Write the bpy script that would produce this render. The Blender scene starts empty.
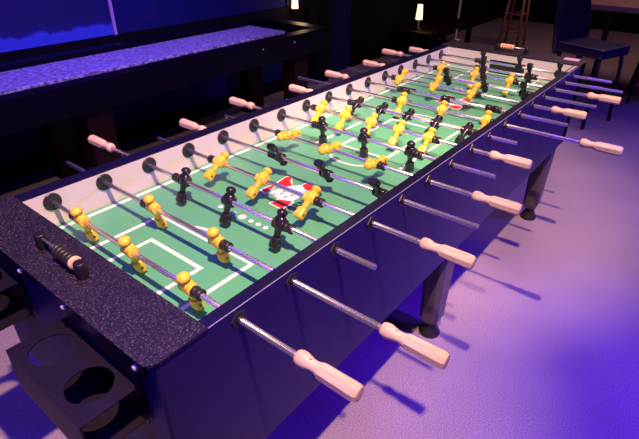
import bpy, bmesh, math, random
from mathutils import Vector, Matrix
random.seed(7)
S = bpy.context.scene
COL = S.collection
R = math.radians
Z0 = 0.82                                   # playfield height above the floor

# ---------------------------------------------------------------- camera
cam = bpy.data.cameras.new('camera'); co = bpy.data.objects.new('camera', cam); COL.objects.link(co)
yaw, pit, rol = 0.6712, 0.5435, 0.0085
F = Vector((math.cos(yaw)*math.cos(pit), math.sin(yaw)*math.cos(pit), -math.sin(pit)))
rt = F.cross(Vector((0, 0, 1))).normalized(); up = rt.cross(F)
r2 = math.cos(rol)*rt + math.sin(rol)*up; u2 = -math.sin(rol)*rt + math.cos(rol)*up
m = Matrix((r2, u2, -F)).transposed().to_4x4(); m.translation = Vector((-0.4503, -1.2668, 0.7123 + Z0))
co.matrix_world = m
cam.sensor_width = 36; cam.lens = 491.1*36/639; cam.clip_start = 0.02
S.camera = co

# ---------------------------------------------------------------- world, lights, exposure
w = bpy.data.worlds.new('room_ambience'); S.world = w; w.use_nodes = True
w.node_tree.nodes['Background'].inputs[0].default_value = (0.05, 0.035, 0.6, 1)
w.node_tree.nodes['Background'].inputs[1].default_value = 0.05
S.view_settings.view_transform = 'Standard'; S.view_settings.look = 'None'
S.view_settings.exposure = 0.0; S.view_settings.gamma = 1.0; S.view_settings.use_curve_mapping = False

def light(name, kind, loc, target, energy, color, **kw):
    l = bpy.data.lights.new(name, kind); o = bpy.data.objects.new(name, l); COL.objects.link(o)
    o.location = loc; l.energy = energy; l.color = color
    o.rotation_euler = (Vector(target)-Vector(loc)).to_track_quat('-Z', 'Y').to_euler()
    for k, v in kw.items(): setattr(l, k, v)
    return o
WARM = (1.0, 0.59, 0.43)
light('ceiling_spot_near', 'SPOT', (-.334, -1.43, 3.53), (.32, -.32, .85), 790, WARM, spot_size=R(45), spot_blend=.75, shadow_soft_size=.035)
light('ceiling_spot_far', 'SPOT', (.40, -1.60, 3.89), (1.98, -.30, .85), 960, WARM, spot_size=R(42), spot_blend=.7, shadow_soft_size=.035)
light('floor_band_fill', 'SPOT', (.2, -2.2, 3.7), (1.4, 1.95, 0), 300, WARM, spot_size=R(36), spot_blend=.8, shadow_soft_size=.04)  # added spot, brightens the floor band beneath the shuffleboard table
light('blue_floor_spot', 'SPOT', (1.4, -3.0, 2.9), (1.12, -1.38, 0), 800, (.09, .005, 1), spot_size=R(40), spot_blend=1, shadow_soft_size=.15)
light('blue_floor_spot_far', 'SPOT', (3.6, -2.8, 2.9), (3.6, -1.5, 0), 400, (.12, .03, 1), spot_size=R(75), spot_blend=1, shadow_soft_size=.15)
light('blue_wash_right', 'SPOT', (2.6, -4.2, 1.9), (1.5, -.5, .1), 330, (.09, .012, 1), spot_size=R(60), spot_blend=.8, shadow_soft_size=.3)
light('blue_wash_table', 'AREA', (.6, .6, 3.0), (.9, -.35, .85), 15, (.08, .03, 1), size=1.2)
light('blue_wash_near', 'SPOT', (-2.4, -.6, 2.4), (-.3, -.2, .4), 160, (.07, .015, 1), spot_size=R(60), spot_blend=.8, shadow_soft_size=.2)
light('blue_wall_wash', 'SPOT', (1.2, .9, 3.0), (1.4, 2.0, .8), 330, (.09, .03, 1), spot_size=R(95), spot_blend=1, shadow_soft_size=.2)
light('rod_fill_blue', 'AREA', (-.9, -1.0, 3.3), (-.2, -.8, 0), 22, (.16, .08, 1), shape='RECTANGLE', size=4.5, size_y=.08).rotation_euler = (0, R(-20), R(90))  # added blue strip light, there to give the rods long highlights
light('rod_fill_warm', 'AREA', (2.6, -.6, 3.3), (2.0, -.6, 0), 10, (1, .72, .70), shape='RECTANGLE', size=4.5, size_y=.10).rotation_euler = (0, R(14), R(90))  # added warm strip light for rod highlights and fill, not a fixture
light('back_room_glow', 'AREA', (6.2, -.6, 3.4), (6.0, -.5, 0), 34, (1, .52, .42), size=2.0)

# ---------------------------------------------------------------- materials
def mat(name, col, rough=.5, metal=0, noise=None, emis=None, spec=None, coat=0):
    """noise = (scale, amount, second colour, stretch) mottles the colour"""
    m = bpy.data.materials.new(name); m.use_nodes = True; nt = m.node_tree; b = nt.nodes['Principled BSDF']
    b.inputs['Base Color'].default_value = (*col, 1); b.inputs['Roughness'].default_value = rough
    b.inputs['Metallic'].default_value = metal
    if spec is not None: b.inputs['Specular IOR Level'].default_value = spec
    if coat: b.inputs['Coat Weight'].default_value = coat; b.inputs['Coat Roughness'].default_value = .15
    if emis:
        b.inputs['Emission Color'].default_value = (*emis[0], 1); b.inputs['Emission Strength'].default_value = emis[1]
    if noise:
        sc, lo, hi, c2, st = noise
        tc = nt.nodes.new('ShaderNodeTexCoord'); mp = nt.nodes.new('ShaderNodeMapping'); mp.inputs['Scale'].default_value = st
        n = nt.nodes.new('ShaderNodeTexNoise'); n.inputs['Scale'].default_value = sc; n.inputs['Detail'].default_value = 4
        r = nt.nodes.new('ShaderNodeValToRGB'); r.color_ramp.elements[0].position = lo; r.color_ramp.elements[1].position = hi
        r.color_ramp.elements[0].color = (*col, 1); r.color_ramp.elements[1].color = (*c2, 1)
        nt.links.new(tc.outputs['Object'], mp.inputs[0]); nt.links.new(mp.outputs[0], n.inputs['Vector'])
        nt.links.new(n.outputs[0], r.inputs[0]); nt.links.new(r.outputs[0], b.inputs['Base Color'])
    return m
M = {}
M['green'] = mat('playfield_green', (.095, .39, .21), .38, noise=(3, .3, .75, (.11, .42, .23), (1, 1, 1)))
M['white'] = mat('white_line', (.85, .85, .80), .45)
M['red'] = mat('logo_red', (.62, .02, .03), .4)
M['ink'] = mat('logo_black', (.015, .015, .02), .4)
M['wall_white'] = mat('white_laminate', (.66, .62, .58), .4)
M['laminate'] = mat('dark_laminate', (.012, .006, .080), .36, noise=(2, .3, .8, (.016, .008, .088), (1, 1, 1)), spec=.3)
M['rail'] = mat('rail_top_laminate', (.006, .004, .026), .33)
M['trim'] = mat('trim_silver', (.75, .72, .78), .35, .6)
M['steel'] = mat('polished_steel', (.80, .78, .82), .21, .88)
M['rubber'] = mat('black_rubber', (.018, .014, .014), .45)
M['yellow'] = mat('yellow_plastic', (.93, .60, .05), .33, noise=(30, .35, .8, (.88, .52, .035), (1, 1, 1)))
M['blackman'] = mat('black_plastic', (.014, .012, .014), .25)
M['screw'] = mat('dark_screw', (.10, .04, .02), .5)
M['bearing'] = mat('black_bearing', (.02, .018, .02), .35)
M['wood'] = mat('pale_wood', (.68, .50, .38), .5, noise=(12, .40, .70, (.54, .36, .25), (10, 1, 10)))
M['powder'] = mat('black_powder_coat', (.008, .005, .014), .42, spec=.35)
M['endface'] = mat('end_panel_laminate', (.014, .008, .06), .45, spec=.2)
M['leg'] = mat('leg_laminate', (.085, .065, .07), .4)
M['bead'] = mat('tan_bead', (.80, .48, .27), .4)
M['pink'] = mat('pink_sticker', (.65, .35, .6), .5)
M['shuf_field'] = mat('shuffleboard_maple', (.20, .17, .24), .4, noise=(70, .42, .62, (.72, .66, .80), (.5, 1.6, 1)))
M['shuf_dark'] = mat('black_stained_wood', (.003, .0025, .005), .4, spec=.12)
M['shuf_leg'] = mat('dark_red_stained_wood', (.012, .0035, .004), .5, spec=.12)
M['carpet'] = mat('shuffleboard_gutter', (.008, .008, .012), .9)
M['wall'] = mat('painted_wall', (.012, .016, .10), .8, noise=(2, .3, .8, (.008, .012, .08), (1, 1, 1)), spec=.1)
M['blackwall'] = mat('black_wall', (.006, .005, .007), .9, spec=.1)
M['vinyl'] = mat('blue_black_vinyl', (.008, .008, .04), .4)
M['blackmetal'] = mat('black_metal', (.008, .006, .009), .45)
M['tabletop'] = mat('worn_wood_top', (.34, .20, .18), .45, noise=(6, .3, .7, (.24, .13, .12), (1, 8, 1)))
M['stoolwood'] = mat('brown_wood', (.30, .13, .08), .5)
M['frame'] = mat('frame_strip', (.55, .35, .5), .4)
M['shade'] = mat('lit_glass_shade', (.9, .7, .5), .5, emis=((1, .62, .35), 2.2))

# deck: dark laminate with fine bright flecks
md = mat('flecked_deck', (.02, .015, .028), .42); M['deck'] = md; nt = md.node_tree; b = nt.nodes['Principled BSDF']
tc = nt.nodes.new('ShaderNodeTexCoord')
n = nt.nodes.new('ShaderNodeTexNoise'); n.inputs['Scale'].default_value = 330; n.inputs['Detail'].default_value = 3
r = nt.nodes.new('ShaderNodeValToRGB'); e = r.color_ramp.elements; e[0].position = .56; e[0].color = (.008, .006, .014, 1); e[1].position = .76; e[1].color = (.22, .16, .24, 1)
nt.links.new(tc.outputs['Object'], n.inputs['Vector']); nt.links.new(n.outputs[0], r.inputs[0]); nt.links.new(r.outputs[0], b.inputs['Base Color'])
bp = nt.nodes.new('ShaderNodeBump'); bp.inputs['Strength'].default_value = .35; bp.inputs['Distance'].default_value = .001
nt.links.new(n.outputs[0], bp.inputs['Height']); nt.links.new(bp.outputs[0], b.inputs['Normal'])

# floor: polished speckled concrete
mf = mat('polished_concrete', (.3, .27, .27), .42); M['floor'] = mf; nt = mf.node_tree; b = nt.nodes['Principled BSDF']
tc = nt.nodes.new('ShaderNodeTexCoord')
n1 = nt.nodes.new('ShaderNodeTexNoise'); n1.inputs['Scale'].default_value = 240; n1.inputs['Detail'].default_value = 4
n2 = nt.nodes.new('ShaderNodeTexNoise'); n2.inputs['Scale'].default_value = 1.7; n2.inputs['Detail'].default_value = 6
r1 = nt.nodes.new('ShaderNodeValToRGB'); r1.color_ramp.elements[0].position = .38; r1.color_ramp.elements[0].color = (.21, .165, .18, 1); r1.color_ramp.elements[1].position = .62; r1.color_ramp.elements[1].color = (.52, .42, .46, 1)
r2_ = nt.nodes.new('ShaderNodeValToRGB'); r2_.color_ramp.elements[0].position = .3; r2_.color_ramp.elements[0].color = (.80, .78, .78, 1); r2_.color_ramp.elements[1].position = .7; r2_.color_ramp.elements[1].color = (1, 1, 1, 1)
mx = nt.nodes.new('ShaderNodeMix'); mx.data_type = 'RGBA'; mx.blend_type = 'MULTIPLY'; mx.inputs[0].default_value = 1
for a in (n1, n2): nt.links.new(tc.outputs['Object'], a.inputs['Vector'])
nt.links.new(n1.outputs[0], r1.inputs[0]); nt.links.new(n2.outputs[0], r2_.inputs[0])
nt.links.new(r1.outputs[0], mx.inputs[6]); nt.links.new(r2_.outputs[0], mx.inputs[7]); nt.links.new(mx.outputs[2], b.inputs['Base Color'])
bp = nt.nodes.new('ShaderNodeBump'); bp.inputs['Strength'].default_value = .015; bp.inputs['Distance'].default_value = .002
nt.links.new(n1.outputs[0], bp.inputs['Height']); nt.links.new(bp.outputs[0], b.inputs['Normal'])

# picture: dark blue sheet with a bright lower band and a ragged border between them
mp_ = mat('picture_print', (.05, .05, .3), .5); M['picture'] = mp_; nt = mp_.node_tree; b = nt.nodes['Principled BSDF']
tc = nt.nodes.new('ShaderNodeTexCoord'); sx = nt.nodes.new('ShaderNodeSeparateXYZ'); nt.links.new(tc.outputs['Object'], sx.inputs[0])
mpp = nt.nodes.new('ShaderNodeMapping'); mpp.inputs['Scale'].default_value = (14, 1, 3); nt.links.new(tc.outputs['Object'], mpp.inputs[0])
n = nt.nodes.new('ShaderNodeTexNoise'); n.inputs['Scale'].default_value = 1; n.inputs['Detail'].default_value = 5; nt.links.new(mpp.outputs[0], n.inputs['Vector'])
ma = nt.nodes.new('ShaderNodeMath'); ma.operation = 'MULTIPLY_ADD'; ma.inputs[1].default_value = .09; nt.links.new(n.outputs[0], ma.inputs[0]); nt.links.new(sx.outputs[2], ma.inputs[2])
r = nt.nodes.new('ShaderNodeValToRGB'); e = r.color_ramp.elements; e[0].position = .108; e[0].color = (.05, .09, .55, 1); e[1].position = .128; e[1].color = (.010, .016, .13, 1)
q = r.color_ramp.elements.new(.19); q.color = (.006, .009, .075, 1)
nt.links.new(ma.outputs[0], r.inputs[0]); nt.links.new(r.outputs[0], b.inputs['Base Color'])

# ---------------------------------------------------------------- mesh helpers
def box(bm, x0, x1, y0, y1, z0, z1, mi=0, bev=0):
    v = [bm.verts.new((x, y, z)) for x in (x0, x1) for y in (y0, y1) for z in (z0, z1)]
    fs = [bm.faces.new([v[i] for i in q]) for q in ((0, 1, 3, 2), (4, 6, 7, 5), (0, 4, 5, 1), (2, 3, 7, 6), (0, 2, 6, 4), (1, 5, 7, 3))]
    for f in fs: f.material_index = mi
    if bev:
        es = list({e for f in fs for e in f.edges}); bmesh.ops.bevel(bm, geom=es, offset=bev, segments=2, profile=.6, affect='EDGES')
    return v
def rings(bm, secs, cap=True, mi=0, smooth=True):
    """secs: lists of points, lofted one to the next"""
    rs = [[bm.verts.new(p) for p in s] for s in secs]; n = len(rs[0])
    for a, b_ in zip(rs, rs[1:]):
        for i in range(n):
            f = bm.faces.new((a[i], a[(i+1) % n], b_[(i+1) % n], b_[i])); f.smooth = smooth; f.material_index = mi
    if cap:
        for q in (rs[0][::-1], rs[-1]):
            f = bm.faces.new(q); f.material_index = mi
def cyl(bm, p, q, r0, r1=None, n=16, mi=0, smooth=True, cap=True):
    p = Vector(p); q = Vector(q); d = (q-p).normalized(); a = d.orthogonal().normalized(); b_ = d.cross(a)
    r1 = r0 if r1 is None else r1
    rings(bm, [[c + a*math.cos(t)*r_ + b_*math.sin(t)*r_ for t in [2*math.pi*i/n for i in range(n)]] for c, r_ in ((p, r0), (q, r1))], cap, mi, smooth)
def lathe(bm, axis, org, prof, n=20, mi=0, phase=0, smooth=True):
    """prof = (position along axis, radius)"""
    axis = Vector(axis).normalized(); a = axis.orthogonal().normalized(); b_ = axis.cross(a); org = Vector(org)
    rings(bm, [[org + axis*t + (a*math.cos(g)+b_*math.sin(g))*r_ for g in [2*math.pi*i/n+phase for i in range(n)]] for t, r_ in prof], True, mi, smooth)
def ball(bm, c, rx, ry, rz, mi=0, n=16):
    g = bmesh.ops.create_uvsphere(bm, u_segments=n, v_segments=n//2, radius=1)
    for v in g['verts']: v.co = Vector((v.co.x*rx, v.co.y*ry, v.co.z*rz)) + Vector(c)
    for f in {f for v in g['verts'] for f in v.link_faces}: f.smooth = True; f.material_index = mi
def tube(bm, pts, r_, n=10, mi=0):
    pts = [Vector(p) for p in pts]; secs = []
    a = (pts[1]-pts[0]).orthogonal().normalized()
    for i, p in enumerate(pts):
        d = (pts[min(i+1, len(pts)-1)]-pts[max(i-1, 0)]).normalized(); a = (a-d*a.dot(d)).normalized(); b_ = d.cross(a)
        secs.append([p+(a*math.cos(t)+b_*math.sin(t))*r_ for t in [2*math.pi*k/n for k in range(n)]])
    rings(bm, secs, True, mi)
WL = {}
def link(name, data, parent, loc):
    o = bpy.data.objects.new(name, data); COL.objects.link(o); WL[o.name] = Vector(loc)
    if parent: o.parent = parent; o.location = Vector(loc)-WL[parent.name]
    else: o.location = loc
    return o
def obj(name, bm, mats, parent=None, loc=(0, 0, 0), local=False):
    """bm is in world coordinates unless local=True; loc becomes the object's origin"""
    bmesh.ops.recalc_face_normals(bm, faces=bm.faces)
    if not local:
        for v in bm.verts: v.co -= Vector(loc)
    me = bpy.data.meshes.new(name); bm.to_mesh(me); bm.free()
    for x in (mats if isinstance(mats, (list, tuple)) else [mats]): me.materials.append(M[x])
    return link(name, me, parent, loc)
def tag(o, label=None, cat=None, group=None, kind=None):
    for k, v in (('label', label), ('category', cat), ('group', group), ('kind', kind)):
        if v: o[k] = v
    return o
def B(): return bmesh.new()

# ================================================================ setting
bm = B(); box(bm, -3, 9.5, -5, 2.3, -.1, 0); tag(obj('floor', bm, 'floor'), kind='structure')
bm = B(); box(bm, -3, 4.6, 2.3, 2.42, 0, 3.0); tag(obj('wall_left', bm, 'wall'), kind='structure')
bm = B(); box(bm, 4.6, 9.5, 2.3, 2.42, 0, 3.0); tag(obj('wall_left_dark', bm, 'blackwall'), kind='structure')
bm = B(); box(bm, 9.5, 9.62, -5, 2.42, 0, 3.0); tag(obj('wall_far', bm, 'blackwall'), kind='structure')
bm = B(); box(bm, 3.78, 3.98, 2.14, 2.3, 0, 3.0); tag(obj('trim_1', bm, 'blackwall'), kind='structure')
bm = B(); box(bm, -3, 3.78, 2.27, 2.3, 0, .12); tag(obj('baseboard_left', bm, 'blackwall'), kind='structure')
bm = B(); box(bm, -3, 3.78, 2.262, 2.3, .60, .815); tag(obj('dark_wall_strip', bm, 'blackwall'), kind='structure')  # added black strip that darkens the wall below the picture

# ================================================================ foosball table
W = .69; XN, XF = -.07, 2.335; YR, YL = -.718, .045; RT = .102; RH = .072; CB = -.335
def TZ(bm_):                                 # table frame -> world
    for v in bm_.verts: v.co.z += Z0
    return bm_
T = link('foosball_table', None, None, (1.15, -.34, 0))
tag(T, 'long black foosball table with green playfield, sixteen steel rods and pale wood handles', 'foosball table')
def part(name, bm_, mats, loc=None, parent=None):
    TZ(bm_)
    if loc is None:
        c = [sum(v.co[i] for v in bm_.verts)/len(bm_.verts) for i in range(3)]
    else: c = (loc[0], loc[1], loc[2]+Z0)
    return obj(name, bm_, mats, parent or T, c)

# playfield and its printed lines
bm = B(); box(bm, XN, XF, -W, 0, -.02, 0); PF = part('playfield', bm, 'green')
def strip(bm_, x0, x1, y0, y1, z=.0009, mi=0): box(bm_, x0, x1, y0, y1, .0001, z, mi)
lw = .0055; YC = -.357
bm = B()
def hline(x0, x1, y): strip(bm, x0, x1, y-lw, y+lw, .0013)
def vline(x, y0, y1): strip(bm, x-lw, x+lw, y0, y1)
for s, x0 in ((1, -.07), (-1, 1.13), (1, 1.13), (-1, 2.33)):
    X = lambda d: x0+s*d
    for d, hw in ((.184, .098), (.275 if s > 0 else .250, .181)):
        vline(X(d), YC-hw-lw, YC+hw+lw)
        for sg in (1, -1): hline(min(X(0), X(d)), max(X(0), X(d)), YC+sg*hw)
    pts = []
    for i in range(17):
        a = -math.pi/2+math.pi*i/16; pts.append((X(.277)+s*.032*math.cos(a), YC+.072*math.sin(a)))
    for (ax, ay), (bx, by) in zip(pts, pts[1:]):
        d = Vector((bx-ax, by-ay, 0)).normalized(); nn = Vector((-d.y, d.x, 0))*lw*.9
        v = [bm.verts.new(p) for p in (Vector((ax, ay, .001))+nn, Vector((bx, by, .001))+nn, Vector((bx, by, .001))-nn, Vector((ax, ay, .001))-nn)]; bm.faces.new(v)
for y in (-.022, -W+.022): strip(bm, XN, XF, y-.006, y+.006, .0016)
for x in (XN+.022, XF-.022): strip(bm, x-.004, x+.004, -W+.03, -.03)
for cx in (.345, 1.915):
    for dy, rr in ((0, .012), (.035, .0075), (-.035, .0075), (.063, .0075), (-.063, .0075), (.091, .0075), (-.091, .0075)):
        cyl(bm, (cx, YC+dy, .0001), (cx, YC+dy, .0012), rr, n=16, smooth=False)
part('field_lines', bm, 'white', (1.13, YC, 0), PF)

# printed logo: red square, white funnel cloud, club name under it
def poly(bm_, pts, z, mi):
    f = bm_.faces.new([bm_.verts.new((x, y, z)) for x, y in pts]); f.material_index = mi
LOGO = {'A': [(.558, -.292), (.612, -.283), (.622, -.300), (.596, -.314), (.578, -.340), (.556, -.326)],
 'B': [(.600, -.362), (.624, -.366), (.618, -.404), (.586, -.407), (.582, -.390)],
 'C': [(.452, -.364), (.484, -.369), (.500, -.404), (.492, -.412), (.449, -.412)],
 'D': [(.498, -.284), (.540, -.290), (.532, -.302), (.487, -.308)]}
FUNNEL = [(.500, -.312), (.530, -.318), (.556, -.326), (.578, -.340), (.600, -.360), (.582, -.392), (.560, -.402), (.520, -.409), (.500, -.404), (.484, -.369)]
def logo(dx, dy):
    bm = B(); q = lambda pts: [(dx+a, dy+b_) for a, b_ in pts]
    for pts in LOGO.values():                # white edging, then red
        c = [sum(p[i] for p in pts)/len(pts) for i in (0, 1)]
        g = [(x+(.005 if x > c[0] else -.005), y+(.005 if y > c[1] else -.005)) for x, y in pts]
        poly(bm, q(g), .0012, 0); poly(bm, q(pts), .0016, 1)
    poly(bm, q(FUNNEL), .0014, 0)
    for x, y, l, h in ((.502, -.335, .020, .012), (.520, -.350, .022, .014), (.512, -.372, .026, .014), (.536, -.345, .020, .016), (.532, -.382, .026, .012), (.556, -.362, .022, .014), (.556, -.386, .018, .010), (.574, -.352, .012, .014)):
        poly(bm, q([(x-l/2, y), (x-l*.1, y-h*.30), (x+l*.1, y-h*.1), (x+l/2, y-h*.55), (x+l*.2, y-h*.1), (x, y+h*.1), (x-l*.2, y+h*.2)]), .0019, 2)
    part('printed_logo', bm, ['white', 'red', 'ink'], (.54+dx, -.35+dy, 0), PF)
    cu = bpy.data.curves.new('club_name', 'FONT'); cu.body = 'TORNADO'; cu.size = .044; cu.align_x = 'LEFT'; cu.offset = .0007; cu.space_character = 1.04
    to = bpy.data.objects.new('club_name_curve', cu); me = bpy.data.meshes.new_from_object(to)
    bpy.data.objects.remove(to)
    for v in me.vertices: v.co.x *= .70
    me.materials.clear(); me.materials.append(M['ink'])
    link('logo_lettering', me, PF, (.438+dx, -.450+dy, Z0+.0019))
logo(0, 0); logo(1.16, -.005)

# inner walls, end walls, outside cabinet
bm = B(); box(bm, XN, XF, 0, .006, 0, RT-.002); part('inner_side_wall', bm, 'wall_white')
bm = B(); box(bm, XN, XF, -W-.006, -W, 0, RT-.002); part('inner_side_wall', bm, 'wall_white')
def endwall(x0, x1):
    bm = B(); g0, g1 = YC-.098, YC+.098
    box(bm, x0, x1, -W, g0, 0, RT-.002); box(bm, x0, x1, g1, 0, 0, RT-.002); box(bm, x0, x1, g0, g1, .068, RT-.002)
    part('inner_end_wall', bm, 'wall_white')
    bm = B(); xa, xb = (x0-.045, x0-.001) if x0 < 0 else (x1+.001, x1+.045)
    box(bm, xa, xb, g0, g1, 0, .066); part('goal_box', bm, 'rubber')
endwall(XN-.012, XN); endwall(XF, XF+.012)
for ya, yb in ((.006, YL), (YR, -W-.006)):
    bm = B(); box(bm, XN-.105, XF+.14, ya, yb, CB, RT-.004); part('side_panel', bm, 'laminate')
    bm = B(); box(bm, XN-.10, XF+.135, min(ya, -W) if ya < -.1 else 0, yb if ya > 0 else -W, RT-.003, RT+.0005); part('rail_top', bm, 'rail')
bm = B(); box(bm, XN-.10, XF+.135, YR-.0012, YR-.0002, RT-.0008, RT+.0012); part('rail_trim', bm, 'trim')
bm = B(); box(bm, XN-.112, XN-.062, YR+.0005, YL-.0005, CB, RT-.002, bev=.004); part('end_panel', bm, 'endface')
bm = B(); box(bm, XF+.062, XF+.14, YR, YL, CB, RT-.002, bev=.004); part('end_panel', bm, 'endface')
bm = B(); box(bm, XN-.06, XF+.06, YR+.03, YL-.03, CB+.005, CB+.02); part('bottom_panel', bm, 'laminate')

def deck(x0, x1, near):
    bm = B(); r_ = .022; pts = []
    cs = [(x0, YR-.004), (x1, YR-.004), (x1, YL+.003), (x0, YL+.003)]
    for k, (x, y) in enumerate(cs):
        rnd = (k in (0, 3)) if near else (k in (1, 2))
        sx = 1 if x == x0 else -1; sy = 1 if y < -.3 else -1
        if not rnd: pts.append((x, y)); continue
        c = (x+sx*r_, y+sy*r_)
        a0 = {(1, 1): 180, (-1, 1): 270, (-1, -1): 0, (1, -1): 90}[(sx, sy)]
        for i in range(7):
            a = R(a0+15*i); pts.append((c[0]+r_*math.cos(a), c[1]+r_*math.sin(a)))
    rings(bm, [[(x, y, z) for x, y in pts] for z in (RT+.0008, RT+.0055)], smooth=False)
    return part('end_deck', bm, 'deck')
deck(-.198, XN-.004, True); DF = deck(XF, 2.482, False)
bm = B()
bm.free()
for x, y in ((-.176, -.35), (-.176, -.10), (-.176, -.60), (-.088, -.66)):
    bm = B(); cyl(bm, (x, y, RT+.0052), (x, y, RT+.0064), .003, n=12); part('deck_screw', bm, 'bearing')
bm = B(); box(bm, 2.415, 2.472, -.69, -.615, RT+.0056, RT+.0064); part('pink_sticker', bm, 'pink')['label'] = 'pink rectangular sticker on the far end deck'
bm = B(); box(bm, XF-.155, XF-.01, -.7125, -.698, RT+.0007, RT+.0030); part('rail_strip', bm, 'trim')  # pale metallic strip on the right rail next to the far deck

# legs
for lx in (-.02, 1.10, 2.37):
    for ly in (-.655, -.018):
        bm = B(); s = -1 if ly < -.3 else 1
        def sec(z, hx, hy, cx, cy, c=.018): return [(cx+a, cy+b_, z) for a, b_ in ((-hx+c, -hy), (hx-c, -hy), (hx, -hy+c), (hx, hy-c), (hx-c, hy), (-hx+c, hy), (-hx, hy-c), (-hx, -hy+c))]
        rings(bm, [sec(CB+.004, .062, .047, lx-.004, ly), sec(-.72, .050, .040, lx, ly), sec(-.745, .040, .032, lx, ly)], smooth=False)
        L = part('leg', bm, 'leg')
        bm = B(); lathe(bm, (0, 0, 1), (lx, ly, -.82), [(0, .046), (.006, .047), (.02, .040), (.05, .026), (.066, .024), (.076, .022)], 24)
        part('leveling_foot', bm, 'rubber', None, L)['label'] = 'black rubber cone foot'

# player figure: figure stands along +Z at rod axis, rod along Y; faces +X
def figure_mesh(mi_name):
    bm = B(); n = 14
    def oval(z, rx, ry, cx=0, p=2.6):
        o_ = []
        for i in range(n):
            a = 2*math.pi*i/n; c, s = math.cos(a), math.sin(a)
            k = (abs(c)**p+abs(s)**p)**(-1/p); o_.append((cx+rx*c*k, ry*s*k, z))
        return o_
    rings(bm, [oval(.0215, .008, .009), oval(.0185, .0105, .0145), oval(.011, .0136, .0175), oval(0, .0140, .0165), oval(-.009, .0120, .0125), oval(-.015, .0082, .0098), oval(-.024, .0070, .0085), oval(-.0355, .0072, .0088)])
    rings(bm, [oval(-.034, .0075, .0085, p=5), oval(-.0365, .0105, .0120, p=6), oval(-.050, .0112, .0128, p=7), oval(-.060, .0118, .0130, p=7), oval(-.0655, .0070, .0126, p=7)], smooth=False)
    lathe(bm, (0, 1, 0), (0, -.0180, 0), [(0, .0110), (.0015, .0142), (.0055, .0142), (.0070, .0125), (.029, .0125), (.0305, .0142), (.0345, .0142), (.036, .0110)], 18)          # collar on the rod
    for s in (-1, 1):                                                                               # folded arms
        rings(bm, [[(.006+r_*math.cos(t), s*.0150+r_*.8*math.sin(t), z) for t in [2*math.pi*i/10 for i in range(10)]] for z, r_ in ((.015, .003), (.012, .0058), (.000, .0062), (-.008, .0052), (-.011, .003))])
        cyl(bm, (.0122, s*.007, .006), (.0136, s*.007, .0065), .0022, n=8, mi=1)
    cyl(bm, (0, 0, .017), (0, 0, .024), .0098)                                                     # neck
    ball(bm, (0, 0, .0295), .0140, .0135, .0115)                                                    # head
    lathe(bm, (0, 0, 1), (0, 0, .0305), [(-.004, .0138), (0, .0142), (.0030, .0136), (.0060, .0115), (.0085, .0078), (.0098, .0035), (.0100, .0008)], 18)   # cap
    for s in (-1, 1): ball(bm, (.0125, s*.0045, .0285), .0016, .0016, .0016, 1, 8)
    ball(bm, (.0142, 0, .0255), .002, .002, .0026, 0, 8)
    for s in (-1, 1): cyl(bm, (.000, s*.0118, -.0525), (.000, s*.0138, -.0525), .0032, n=10, mi=1)
    bmesh.ops.recalc_face_normals(bm, faces=bm.faces)
    me = bpy.data.meshes.new('player_figure'); bm.to_mesh(me); bm.free()
    me.materials.append(M[mi_name]); me.materials.append(M['screw']); return me
FIG = {'y': figure_mesh('yellow'), 'b': figure_mesh('blackman')}
def one(name, bm_, *ms):
    bmesh.ops.recalc_face_normals(bm_, faces=bm_.faces); me = bpy.data.meshes.new(name); bm_.to_mesh(me); bm_.free()
    for x in ms: me.materials.append(M[x])
    return me
bm = B(); lathe(bm, (0, 1, 0), (0, -.013, 0), [(0, .010), (.0015, .0128), (.008, .0128), (.009, .0120), (.017, .0120), (.018, .0128), (.0245, .0128), (.026, .010)], 22); BUMP = one('rod_bumper', bm, 'rubber')
# handle, from 0 (inner end) towards -Y; octagonal grip
bm = B(); NH = 8; ph = math.pi/8
lathe(bm, (0, -1, 0), (0, 0, 0), [(0, .0095), (.002, .0128), (.008, .0150), (.016, .0152), (.024, .0135), (.033, .0112), (.042, .0112), (.049, .0128), (.053, .0148)], 24)
lathe(bm, (0, -1, 0), (0, 0, 0), [(.0525, .0150), (.056, .0158), (.118, .0168), (.126, .0164), (.131, .0134)], NH, 0, ph, False)
cyl(bm, (0, -.131, 0), (0, -.1315, 0), .0095, n=16)
cyl(bm, (0, -.030, .0100), (0, -.030, .0120), .0022, n=10, mi=1)
HAND = one('rod_handle', bm, 'wood', 'screw')
bm = B(); lathe(bm, (0, -1, 0), (0, 0, 0), [(0, .0245), (.0025, .0245), (.0035, .0235), (.0040, .0115), (.007, .0100)], 28, smooth=False); DISC = one('rod_bearing', bm, 'bearing')
bm = B(); lathe(bm, (0, -1, 0), (0, 0, 0), [(0, .0215), (.002, .0205)], 6, 0, 0, False); lathe(bm, (0, -1, 0), (0, 0, 0), [(.0015, .0100), (.006, .0090), (.008, .0080)], 20); HEX = one('rod_bearing', bm, 'bearing')
bm = B(); lathe(bm, (0, 1, 0), (0, 0, 0), [(0, .0235), (.0035, .0235)], 6, 0, 0, False); lathe(bm, (0, 1, 0), (0, 0, 0), [(.003, .0135), (.012, .0120)], 20); HEXL = one('rod_bearing', bm, 'bearing')

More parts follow.
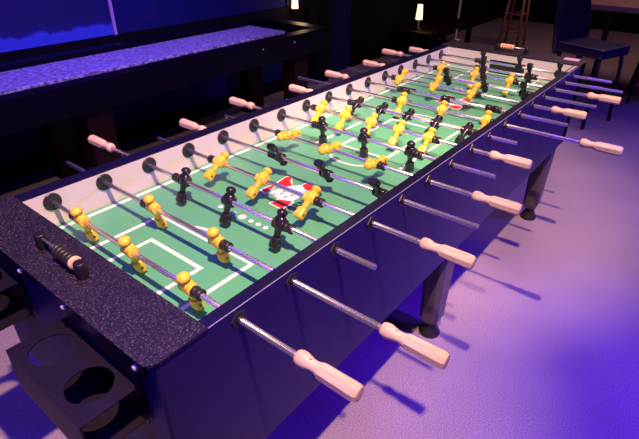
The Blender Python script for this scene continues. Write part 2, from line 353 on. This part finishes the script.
MEN = {1: [(-.152, 15), (-.36, 15), (-.568, 15)], 2: [(-.236, 15), (-.484, 15)], 3: [(-.172, -22), (-.36, -22), (-.545, -22)],
 4: [(-.152, -58), (-.336, -58), (-.52, -58)], 5: [(-.268, -142), (-.456, -142), (-.645, -142)], 6: [(-.16, 84), (-.344, 84), (-.526, 84)],
 7: [(-.204, 5), (-.388, 5), (-.572, 5)], 8: [(-.078, -46), (-.198, -46), (-.318, -46), (-.438, -46), (-.558, -46)],
 9: [(-.150, -66), (-.268, -66), (-.388, -66), (-.508, -66), (-.630, -66)], 10: [(-.274, -34), (-.458, -34), (-.642, -34)],
 11: [(-.210, 75), (-.404, 75), (-.600, 75)], 12: [(-.086, 117), (-.270, 117), (-.454, 117)], 13: [(-.264, -146), (-.448, -146), (-.630, -146)],
 14: [(-.154, -35), (-.334, -35), (-.512, -35)], 15: [(-.316, -166), (-.550, -166)], 16: [(-.252, -165), (-.450, -165), (-.650, -165)]}
TEAM = {k: ('y' if k in (1, 2, 4, 6, 8, 10, 12, 14) else 'b') for k in MEN}
RE = {1: .993, 2: 1.070, 3: .828, 4: .988, 5: .934, 6: .985, 7: .857, 8: .912, 9: .815, 10: 1.110, 11: .898, 12: .925, 13: .929, 14: .988, 15: .969, 16: .894}
LE = {1: .06, 2: .205, 3: .327, 4: .159, 5: .222, 6: .154, 7: .281, 8: .109, 9: .215, 10: .30, 11: .243, 12: .225, 13: .222, 14: .151, 15: .292, 16: .198}
num = ['no', 'one', 'two', 'three', 'four', 'five']
for k in MEN:
    x = (k-1)*.15; y0 = -RE[k]; y1 = LE[k]
    if TEAM[k] == 'y': y0 += .004
    bm = B(); cyl(bm, (x, y0, RH), (x, y1, RH), .0065, n=16)
    rod = part('player_rod', bm, 'steel', (x, -.34, RH))
    rod['label'] = 'polished steel rod with %s %s players' % (num[len(MEN[k])], 'yellow' if TEAM[k] == 'y' else 'black')
    for y, t in MEN[k]:
        f = link('player_figure', FIG[TEAM[k]], rod, (x, y, RH+Z0)); f.rotation_euler = (0, -R(t), 0)
    for y in (MEN[k][0][0]+.031, MEN[k][-1][0]-.031): link('rod_bumper', BUMP, rod, (x, y, RH+Z0))
    if TEAM[k] == 'y': link('rod_handle', HAND, rod, (x, y0+.127, RH+Z0))
    else: link('rod_handle', HAND, rod, (x, y1-.127, RH+Z0)).rotation_euler = (0, 0, math.pi)
    link('rod_bearing', DISC, T, (x, -.0005, RH+Z0)); link('rod_bearing', HEX, T, (x, YR-.0003, RH+Z0)); link('rod_bearing', HEXL, T, (x, YL+.0003, RH+Z0))

# score counters
def counter(px, ya, yb, beads, axis_black):
    bm = B(); z = RT+.0055
    cyl(bm, (px, ya, z+.024), (px, yb, z+.024), .0035); C = part('score_counter', bm, 'steel')
    for y in (ya, yb):
        bm = B(); lathe(bm, (0, 0, 1), (px, y, z), [(0, .0115), (.002, .0125), (.033, .0125), (.035, .011)], 20); part('counter_post', bm, 'blackmetal', None, C)
    for y, kind in beads:
        bm = B(); lathe(bm, (0, 1, 0), (px, y-.0055, z+.024), [(0, .006), (.001, .0125), (.0035, .0145), (.0075, .0145), (.010, .0125), (.011, .006)], 20)
        b_ = part('counter_bead', bm, 'bead' if kind == 't' else 'rubber', None, C)
        if kind == 't': b_['label'] = 'pale tan counter bead'
counter(-.135, -.255, -.418, [(-.398, 't')]+[(-.384-.0, 'k')]+[(-.384+.013*i, 'k') for i in range(1, 5)], True)
counter(2.412, -.262, -.422, [(-.283-.0125*i, 't') for i in range(6)], False)

# cup holders on the near end
def cupholder(y0, y1, fl, bolts):
    bm = B(); x0, x1, t = -.298, -.186, .0025; z1, z2 = .02, -.085
    cys = (y1-.066, y0+.070); rr = .0415; cx = (x0+x1)/2
    N = 24
    for yc, ya, yb in ((cys[0], (cys[0]+cys[1])/2, y1), (cys[1], y0, (cys[0]+cys[1])/2)):      # plate with a round hole
        outer = []
        for i in range(N):
            a = 2*math.pi*i/N; c, s = math.cos(a), math.sin(a)
            hx = (x1-cx); k = min(hx/abs(c) if abs(c) > 1e-6 else 9, ((yb-yc) if s > 0 else (yc-ya))/abs(s) if abs(s) > 1e-6 else 9)
            outer.append((cx+c*k, yc+s*k))
        for x_, y_ in ((x0, ya), (x0, yb), (x1, ya), (x1, yb)):       # snap the nearest vertex to each corner
            j = min(range(N), key=lambda q: (outer[q][0]-x_)**2+(outer[q][1]-y_)**2); outer[j] = (x_, y_)
        vt = [[bm.verts.new((p[0], p[1], z)) for p in outer] for z in (z1, z1-t)]
        vi = [[bm.verts.new((cx+rr*math.cos(2*math.pi*i/N), yc+rr*math.sin(2*math.pi*i/N), z)) for i in range(N)] for z in (z1, z1-t)]
        for i in range(N):
            j = (i+1) % N
            bm.faces.new((vt[0][i], vt[0][j], vi[0][j], vi[0][i])); bm.faces.new((vt[1][i], vi[1][i], vi[1][j], vt[1][j]))
            bm.faces.new((vi[0][i], vi[0][j], vi[1][j], vi[1][i])); bm.faces.new((vt[0][j], vt[0][i], vt[1][i], vt[1][j]))
    box(bm, x0-.001, x0+t, y0, y1, z2, z1-.0005)                     # outer lip
    H = part('cup_holder', bm, 'powder')
    bm = B(); box(bm, x0+t, x1, y0+.012, y1-.012, z2, z2+t); part('lower_shelf', bm, 'powder', None, H)
    bm = B(); box(bm, x1-t, x1, y0, y1, z2, .055); box(bm, x1-t, x1, fl[0], fl[1], .055, .099); part('mounting_flange', bm, 'powder', None, H)
    for y in bolts:
        bm = B(); lathe(bm, (-1, 0, 0), (x1-t, y, .083), [(0, .0060), (.007, .0060), (.011, .0045), (.012, .002)], 12); part('flange_bolt', bm, 'trim', None, H)
cupholder(-.662, -.395, (-.690, -.400), (-.679, -.444)); cupholder(-.205, .062, (-.285, .04), (-.264, -.02))

# ================================================================ shuffleboard table
def worldpart(name, bm_, mats, parent):
    c = [sum(v.co[i] for v in bm_.verts)/len(bm_.verts) for i in range(3)]
    return obj(name, bm_, mats, parent, c)
SB = link('shuffleboard_table', None, None, (1.0, 1.78, 0))
tag(SB, 'long black shuffleboard table with blue-lit wooden playing surface along the left wall', 'shuffleboard table')
sx0, sx1, sy0, sy1, sz = -1.6, 3.02, 1.38, 2.18, .785
bm = B()
box(bm, sx0, sx1, sy0, sy0+.10, sz-.165, sz); box(bm, sx0, sx1, sy1-.10, sy1, sz-.165, sz)
box(bm, sx1-.12, sx1, sy0+.10, sy1-.10, sz-.165, sz); box(bm, sx0, sx0+.12, sy0+.10, sy1-.10, sz-.165, sz)
worldpart('cradle', bm, 'shuf_dark', SB)
bm = B(); box(bm, sx0+.12, sx1-.12, sy0+.10, sy1-.10, sz-.16, sz-.11); worldpart('gutter', bm, 'carpet', SB)
bm = B(); box(bm, sx0+.2, 2.75, 1.655, 2.07, sz-.11, sz-.03, bev=.004); worldpart('playing_surface', bm, 'shuf_field', SB)
for x in (-1.2, .90, 2.7):
    bm = B(); box(bm, x-.08, x+.08, 1.44, 1.58, 0, sz-.165, bev=.006); worldpart('leg', bm, 'shuf_leg', SB)
    bm = B(); box(bm, x-.08, x+.08, 1.98, 2.12, 0, sz-.165, bev=.006); worldpart('leg', bm, 'shuf_leg', SB)
bm = B()
for x in (2.2, 2.55): cyl(bm, (x, sy0-.0005, sz-.05), (x, sy0-.004, sz-.05), .006, n=12)
worldpart('side_bolts', bm, 'trim', SB)

# picture on the wall
P = link('wall_picture', None, None, (.3, 2.295, .82)); tag(P, 'large blue picture with bright lower band hung above the shuffleboard table', 'picture')
bm = B(); box(bm, -1.6, 1.565, 2.275, 2.299, .82, 1.75); obj('picture_panel', bm, 'picture', P, (.3, 2.287, .82))
bm = B(); box(bm, 1.565, 1.588, 2.262, 2.299, .818, 1.78); box(bm, -1.63, -1.6, 2.262, 2.299, .775, 1.78); box(bm, -1.6, 1.565, 2.262, 2.299, 1.75, 1.78)
worldpart('picture_frame', bm, 'frame', P)['label'] = 'pale pinkish frame strip'

# lit wall lamp by the dark post
def lamp(x, y, z, h, r_, label, wall=True):
    L = link('wall_lamp' if wall else 'table_lamp', None, None, (x, y+.09 if wall else y, z-h/2-.02)); tag(L, label, 'lamp')
    bm = B(); lathe(bm, (0, 0, 1), (x, y, z-h/2), [(0, r_), (h, r_*.72)], 20); worldpart('lamp_shade', bm, 'shade', L)
    bm = B()
    if wall:
        box(bm, x-.03, x+.03, y+.075, y+.09, z-h*.4, z+h*.4); cyl(bm, (x, y+.08, z-h/2-.008), (x, y, z-h/2-.008), .008)
        lathe(bm, (0, 0, 1), (x, y, z-h/2-.02), [(0, r_*.6), (.019, r_*.9)], 20)
    else: lathe(bm, (0, 0, 1), (x, y, z-h/2-.12), [(0, .06), (.01, .06), (.02, .015), (.119, .012)], 20)
    worldpart('lamp_base', bm, 'blackmetal', L)
    li = bpy.data.lights.new('lamp_glow', 'POINT'); li.energy = 1.3 if wall else .5; li.color = (1, .6, .33); li.shadow_soft_size = .05
    link('lamp_glow', li, L, (x-.02, y-.11, z))
lamp(3.50, 2.205, .87, .13, .035, 'small lit wall lamp glowing beside the dark post past the shuffleboard end')

# ================================================================ back of the room
CT = link('console_table', None, None, (6.1, 1.95, 0)); tag(CT, 'low dark console table in the dark beyond the far table end', 'table')
bm = B(); box(bm, 5.5, 6.9, 1.7, 2.2, .30, .34, bev=.005); worldpart('tabletop', bm, 'shuf_leg', CT)
for x in (5.56, 6.84):
    for y in (1.76, 2.14):
        bm = B(); box(bm, x-.03, x+.03, y-.03, y+.03, 0, .30); worldpart('leg', bm, 'shuf_dark', CT)
lamp(5.72, 2.0, .55, .18, .045, 'small lit table lamp on the low console table', False)

bm = B(); lathe(bm, (0, 0, 1), (7.1, 2.07, 0), [(0, .12), (.012, .12), (.02, .022), (1.9, .022)], 20)
tag(obj('metal_post', bm, 'trim', None, (7.1, 2.07, 0)), 'thin upright metal post standing behind the far left table corner', 'post')

# high table
HT = link('high_table', None, None, (5.5, -1.0, 0)); tag(HT, 'high table with worn pinkish wooden top at the upper right', 'table')
bm = B(); v = box(bm, 4.86, 6.3, -2.1, .05, .875, .92, bev=.004)
rotz = Matrix.Rotation(R(-13), 4, 'Z')
o = worldpart('tabletop', bm, 'tabletop', HT)
for x in (5.1, 6.1):
    for y in (-1.9, -.15):
        bm = B(); box(bm, x-.025, x+.025, y-.025, y+.025, 0, .875); worldpart('leg', bm, 'blackmetal', HT)

# upholstered stools
def chair(name, cx, cy, rz, label, back=True):
    C = link(name, None, None, (cx, cy, 0)); tag(C, label, 'chair')
    sz_ = .58
    def pp(nm, bm_, m_): return obj(nm, bm_, m_, C, (cx, cy, 0), local=True)
    bm = B(); box(bm, -.21, .21, -.22, .22, sz_, sz_+.085, bev=.028); pp('seat', bm, 'vinyl')
    # shaped backrest (behind, at +Y), slightly curved round the sitter
    bm = B(); secs = []
    for z, hw, d in ((sz_-.02, .19, 0), (sz_+.03, .215, .005), (sz_+.25, .225, .03), (sz_+.42, .215, .06), (sz_+.50, .17, .08), (sz_+.515, .10, .085)):
        s = []
        for i in range(13):
            a = -1+2*i/12; s.append((a*hw, .225+d-.035*abs(a)**2.5, z))
        for i in range(12, -1, -1):
            a = -1+2*i/12; s.append((a*hw*1.03, .225+d+.055-.045*abs(a)**2.5, z))
        secs.append(s)
    rings(bm, secs)
    if back: pp('backrest', bm, 'vinyl')
    else: bm.free()
    for sx_ in (-1, 1):
        for sy_ in (-1, 1):
            bm = B(); tube(bm, [(sx_*.17, sy_*.18, sz_+.005), (sx_*.18, sy_*.19, sz_-.08), (sx_*.205, sy_*.225, 0)], .016); pp('leg', bm, 'blackmetal')
    bm = B(); z = .22
    pts = [(-.195, -.208), (.195, -.208), (.195, .208), (-.195, .208)]
    for a, b_ in zip(pts, pts[1:]+pts[:1]): cyl(bm, (*a, z), (*b_, z), .010)
    pp('footrest', bm, 'blackmetal')
    C.rotation_euler = (0, 0, rz)
chair('upholstered_stool', 4.46, -.36, R(-18), 'dark blue upholstered stool with tall back just past the table corner')
chair('backless_stool', 5.50, -.85, R(10), 'dark backless stool tucked under the high table', False)

# wooden bar stool far back
WS = link('wooden_stool', None, None, (7.15, 1.22, 0)); tag(WS, 'tall brown wooden bar stool with rungs standing in the dark background', 'stool')
cx, cy = 7.15, 1.22
bm = B(); lathe(bm, (0, 0, 1), (cx, cy, .78), [(0, .15), (.01, .17), (.035, .17), (.045, .15)], 24); worldpart('seat', bm, 'stoolwood', WS)
for sx_ in (-1, 1):
    for sy_ in (-1, 1):
        bm = B(); cyl(bm, (cx+sx_*.14, cy+sy_*.14, 0), (cx+sx_*.09, cy+sy_*.09, .785), .017, .020, 10); worldpart('leg', bm, 'stoolwood', WS)
for z, q in ((.22, .126), (.45, .112)):
    for a, b_ in (((-q, -q), (q, -q)), ((q, -q), (q, q)), ((q, q), (-q, q)), ((-q, q), (-q, -q))):
        bm = B(); cyl(bm, (cx+a[0], cy+a[1], z), (cx+b_[0], cy+b_[1], z), .009, n=8); worldpart('rung', bm, 'stoolwood', WS)
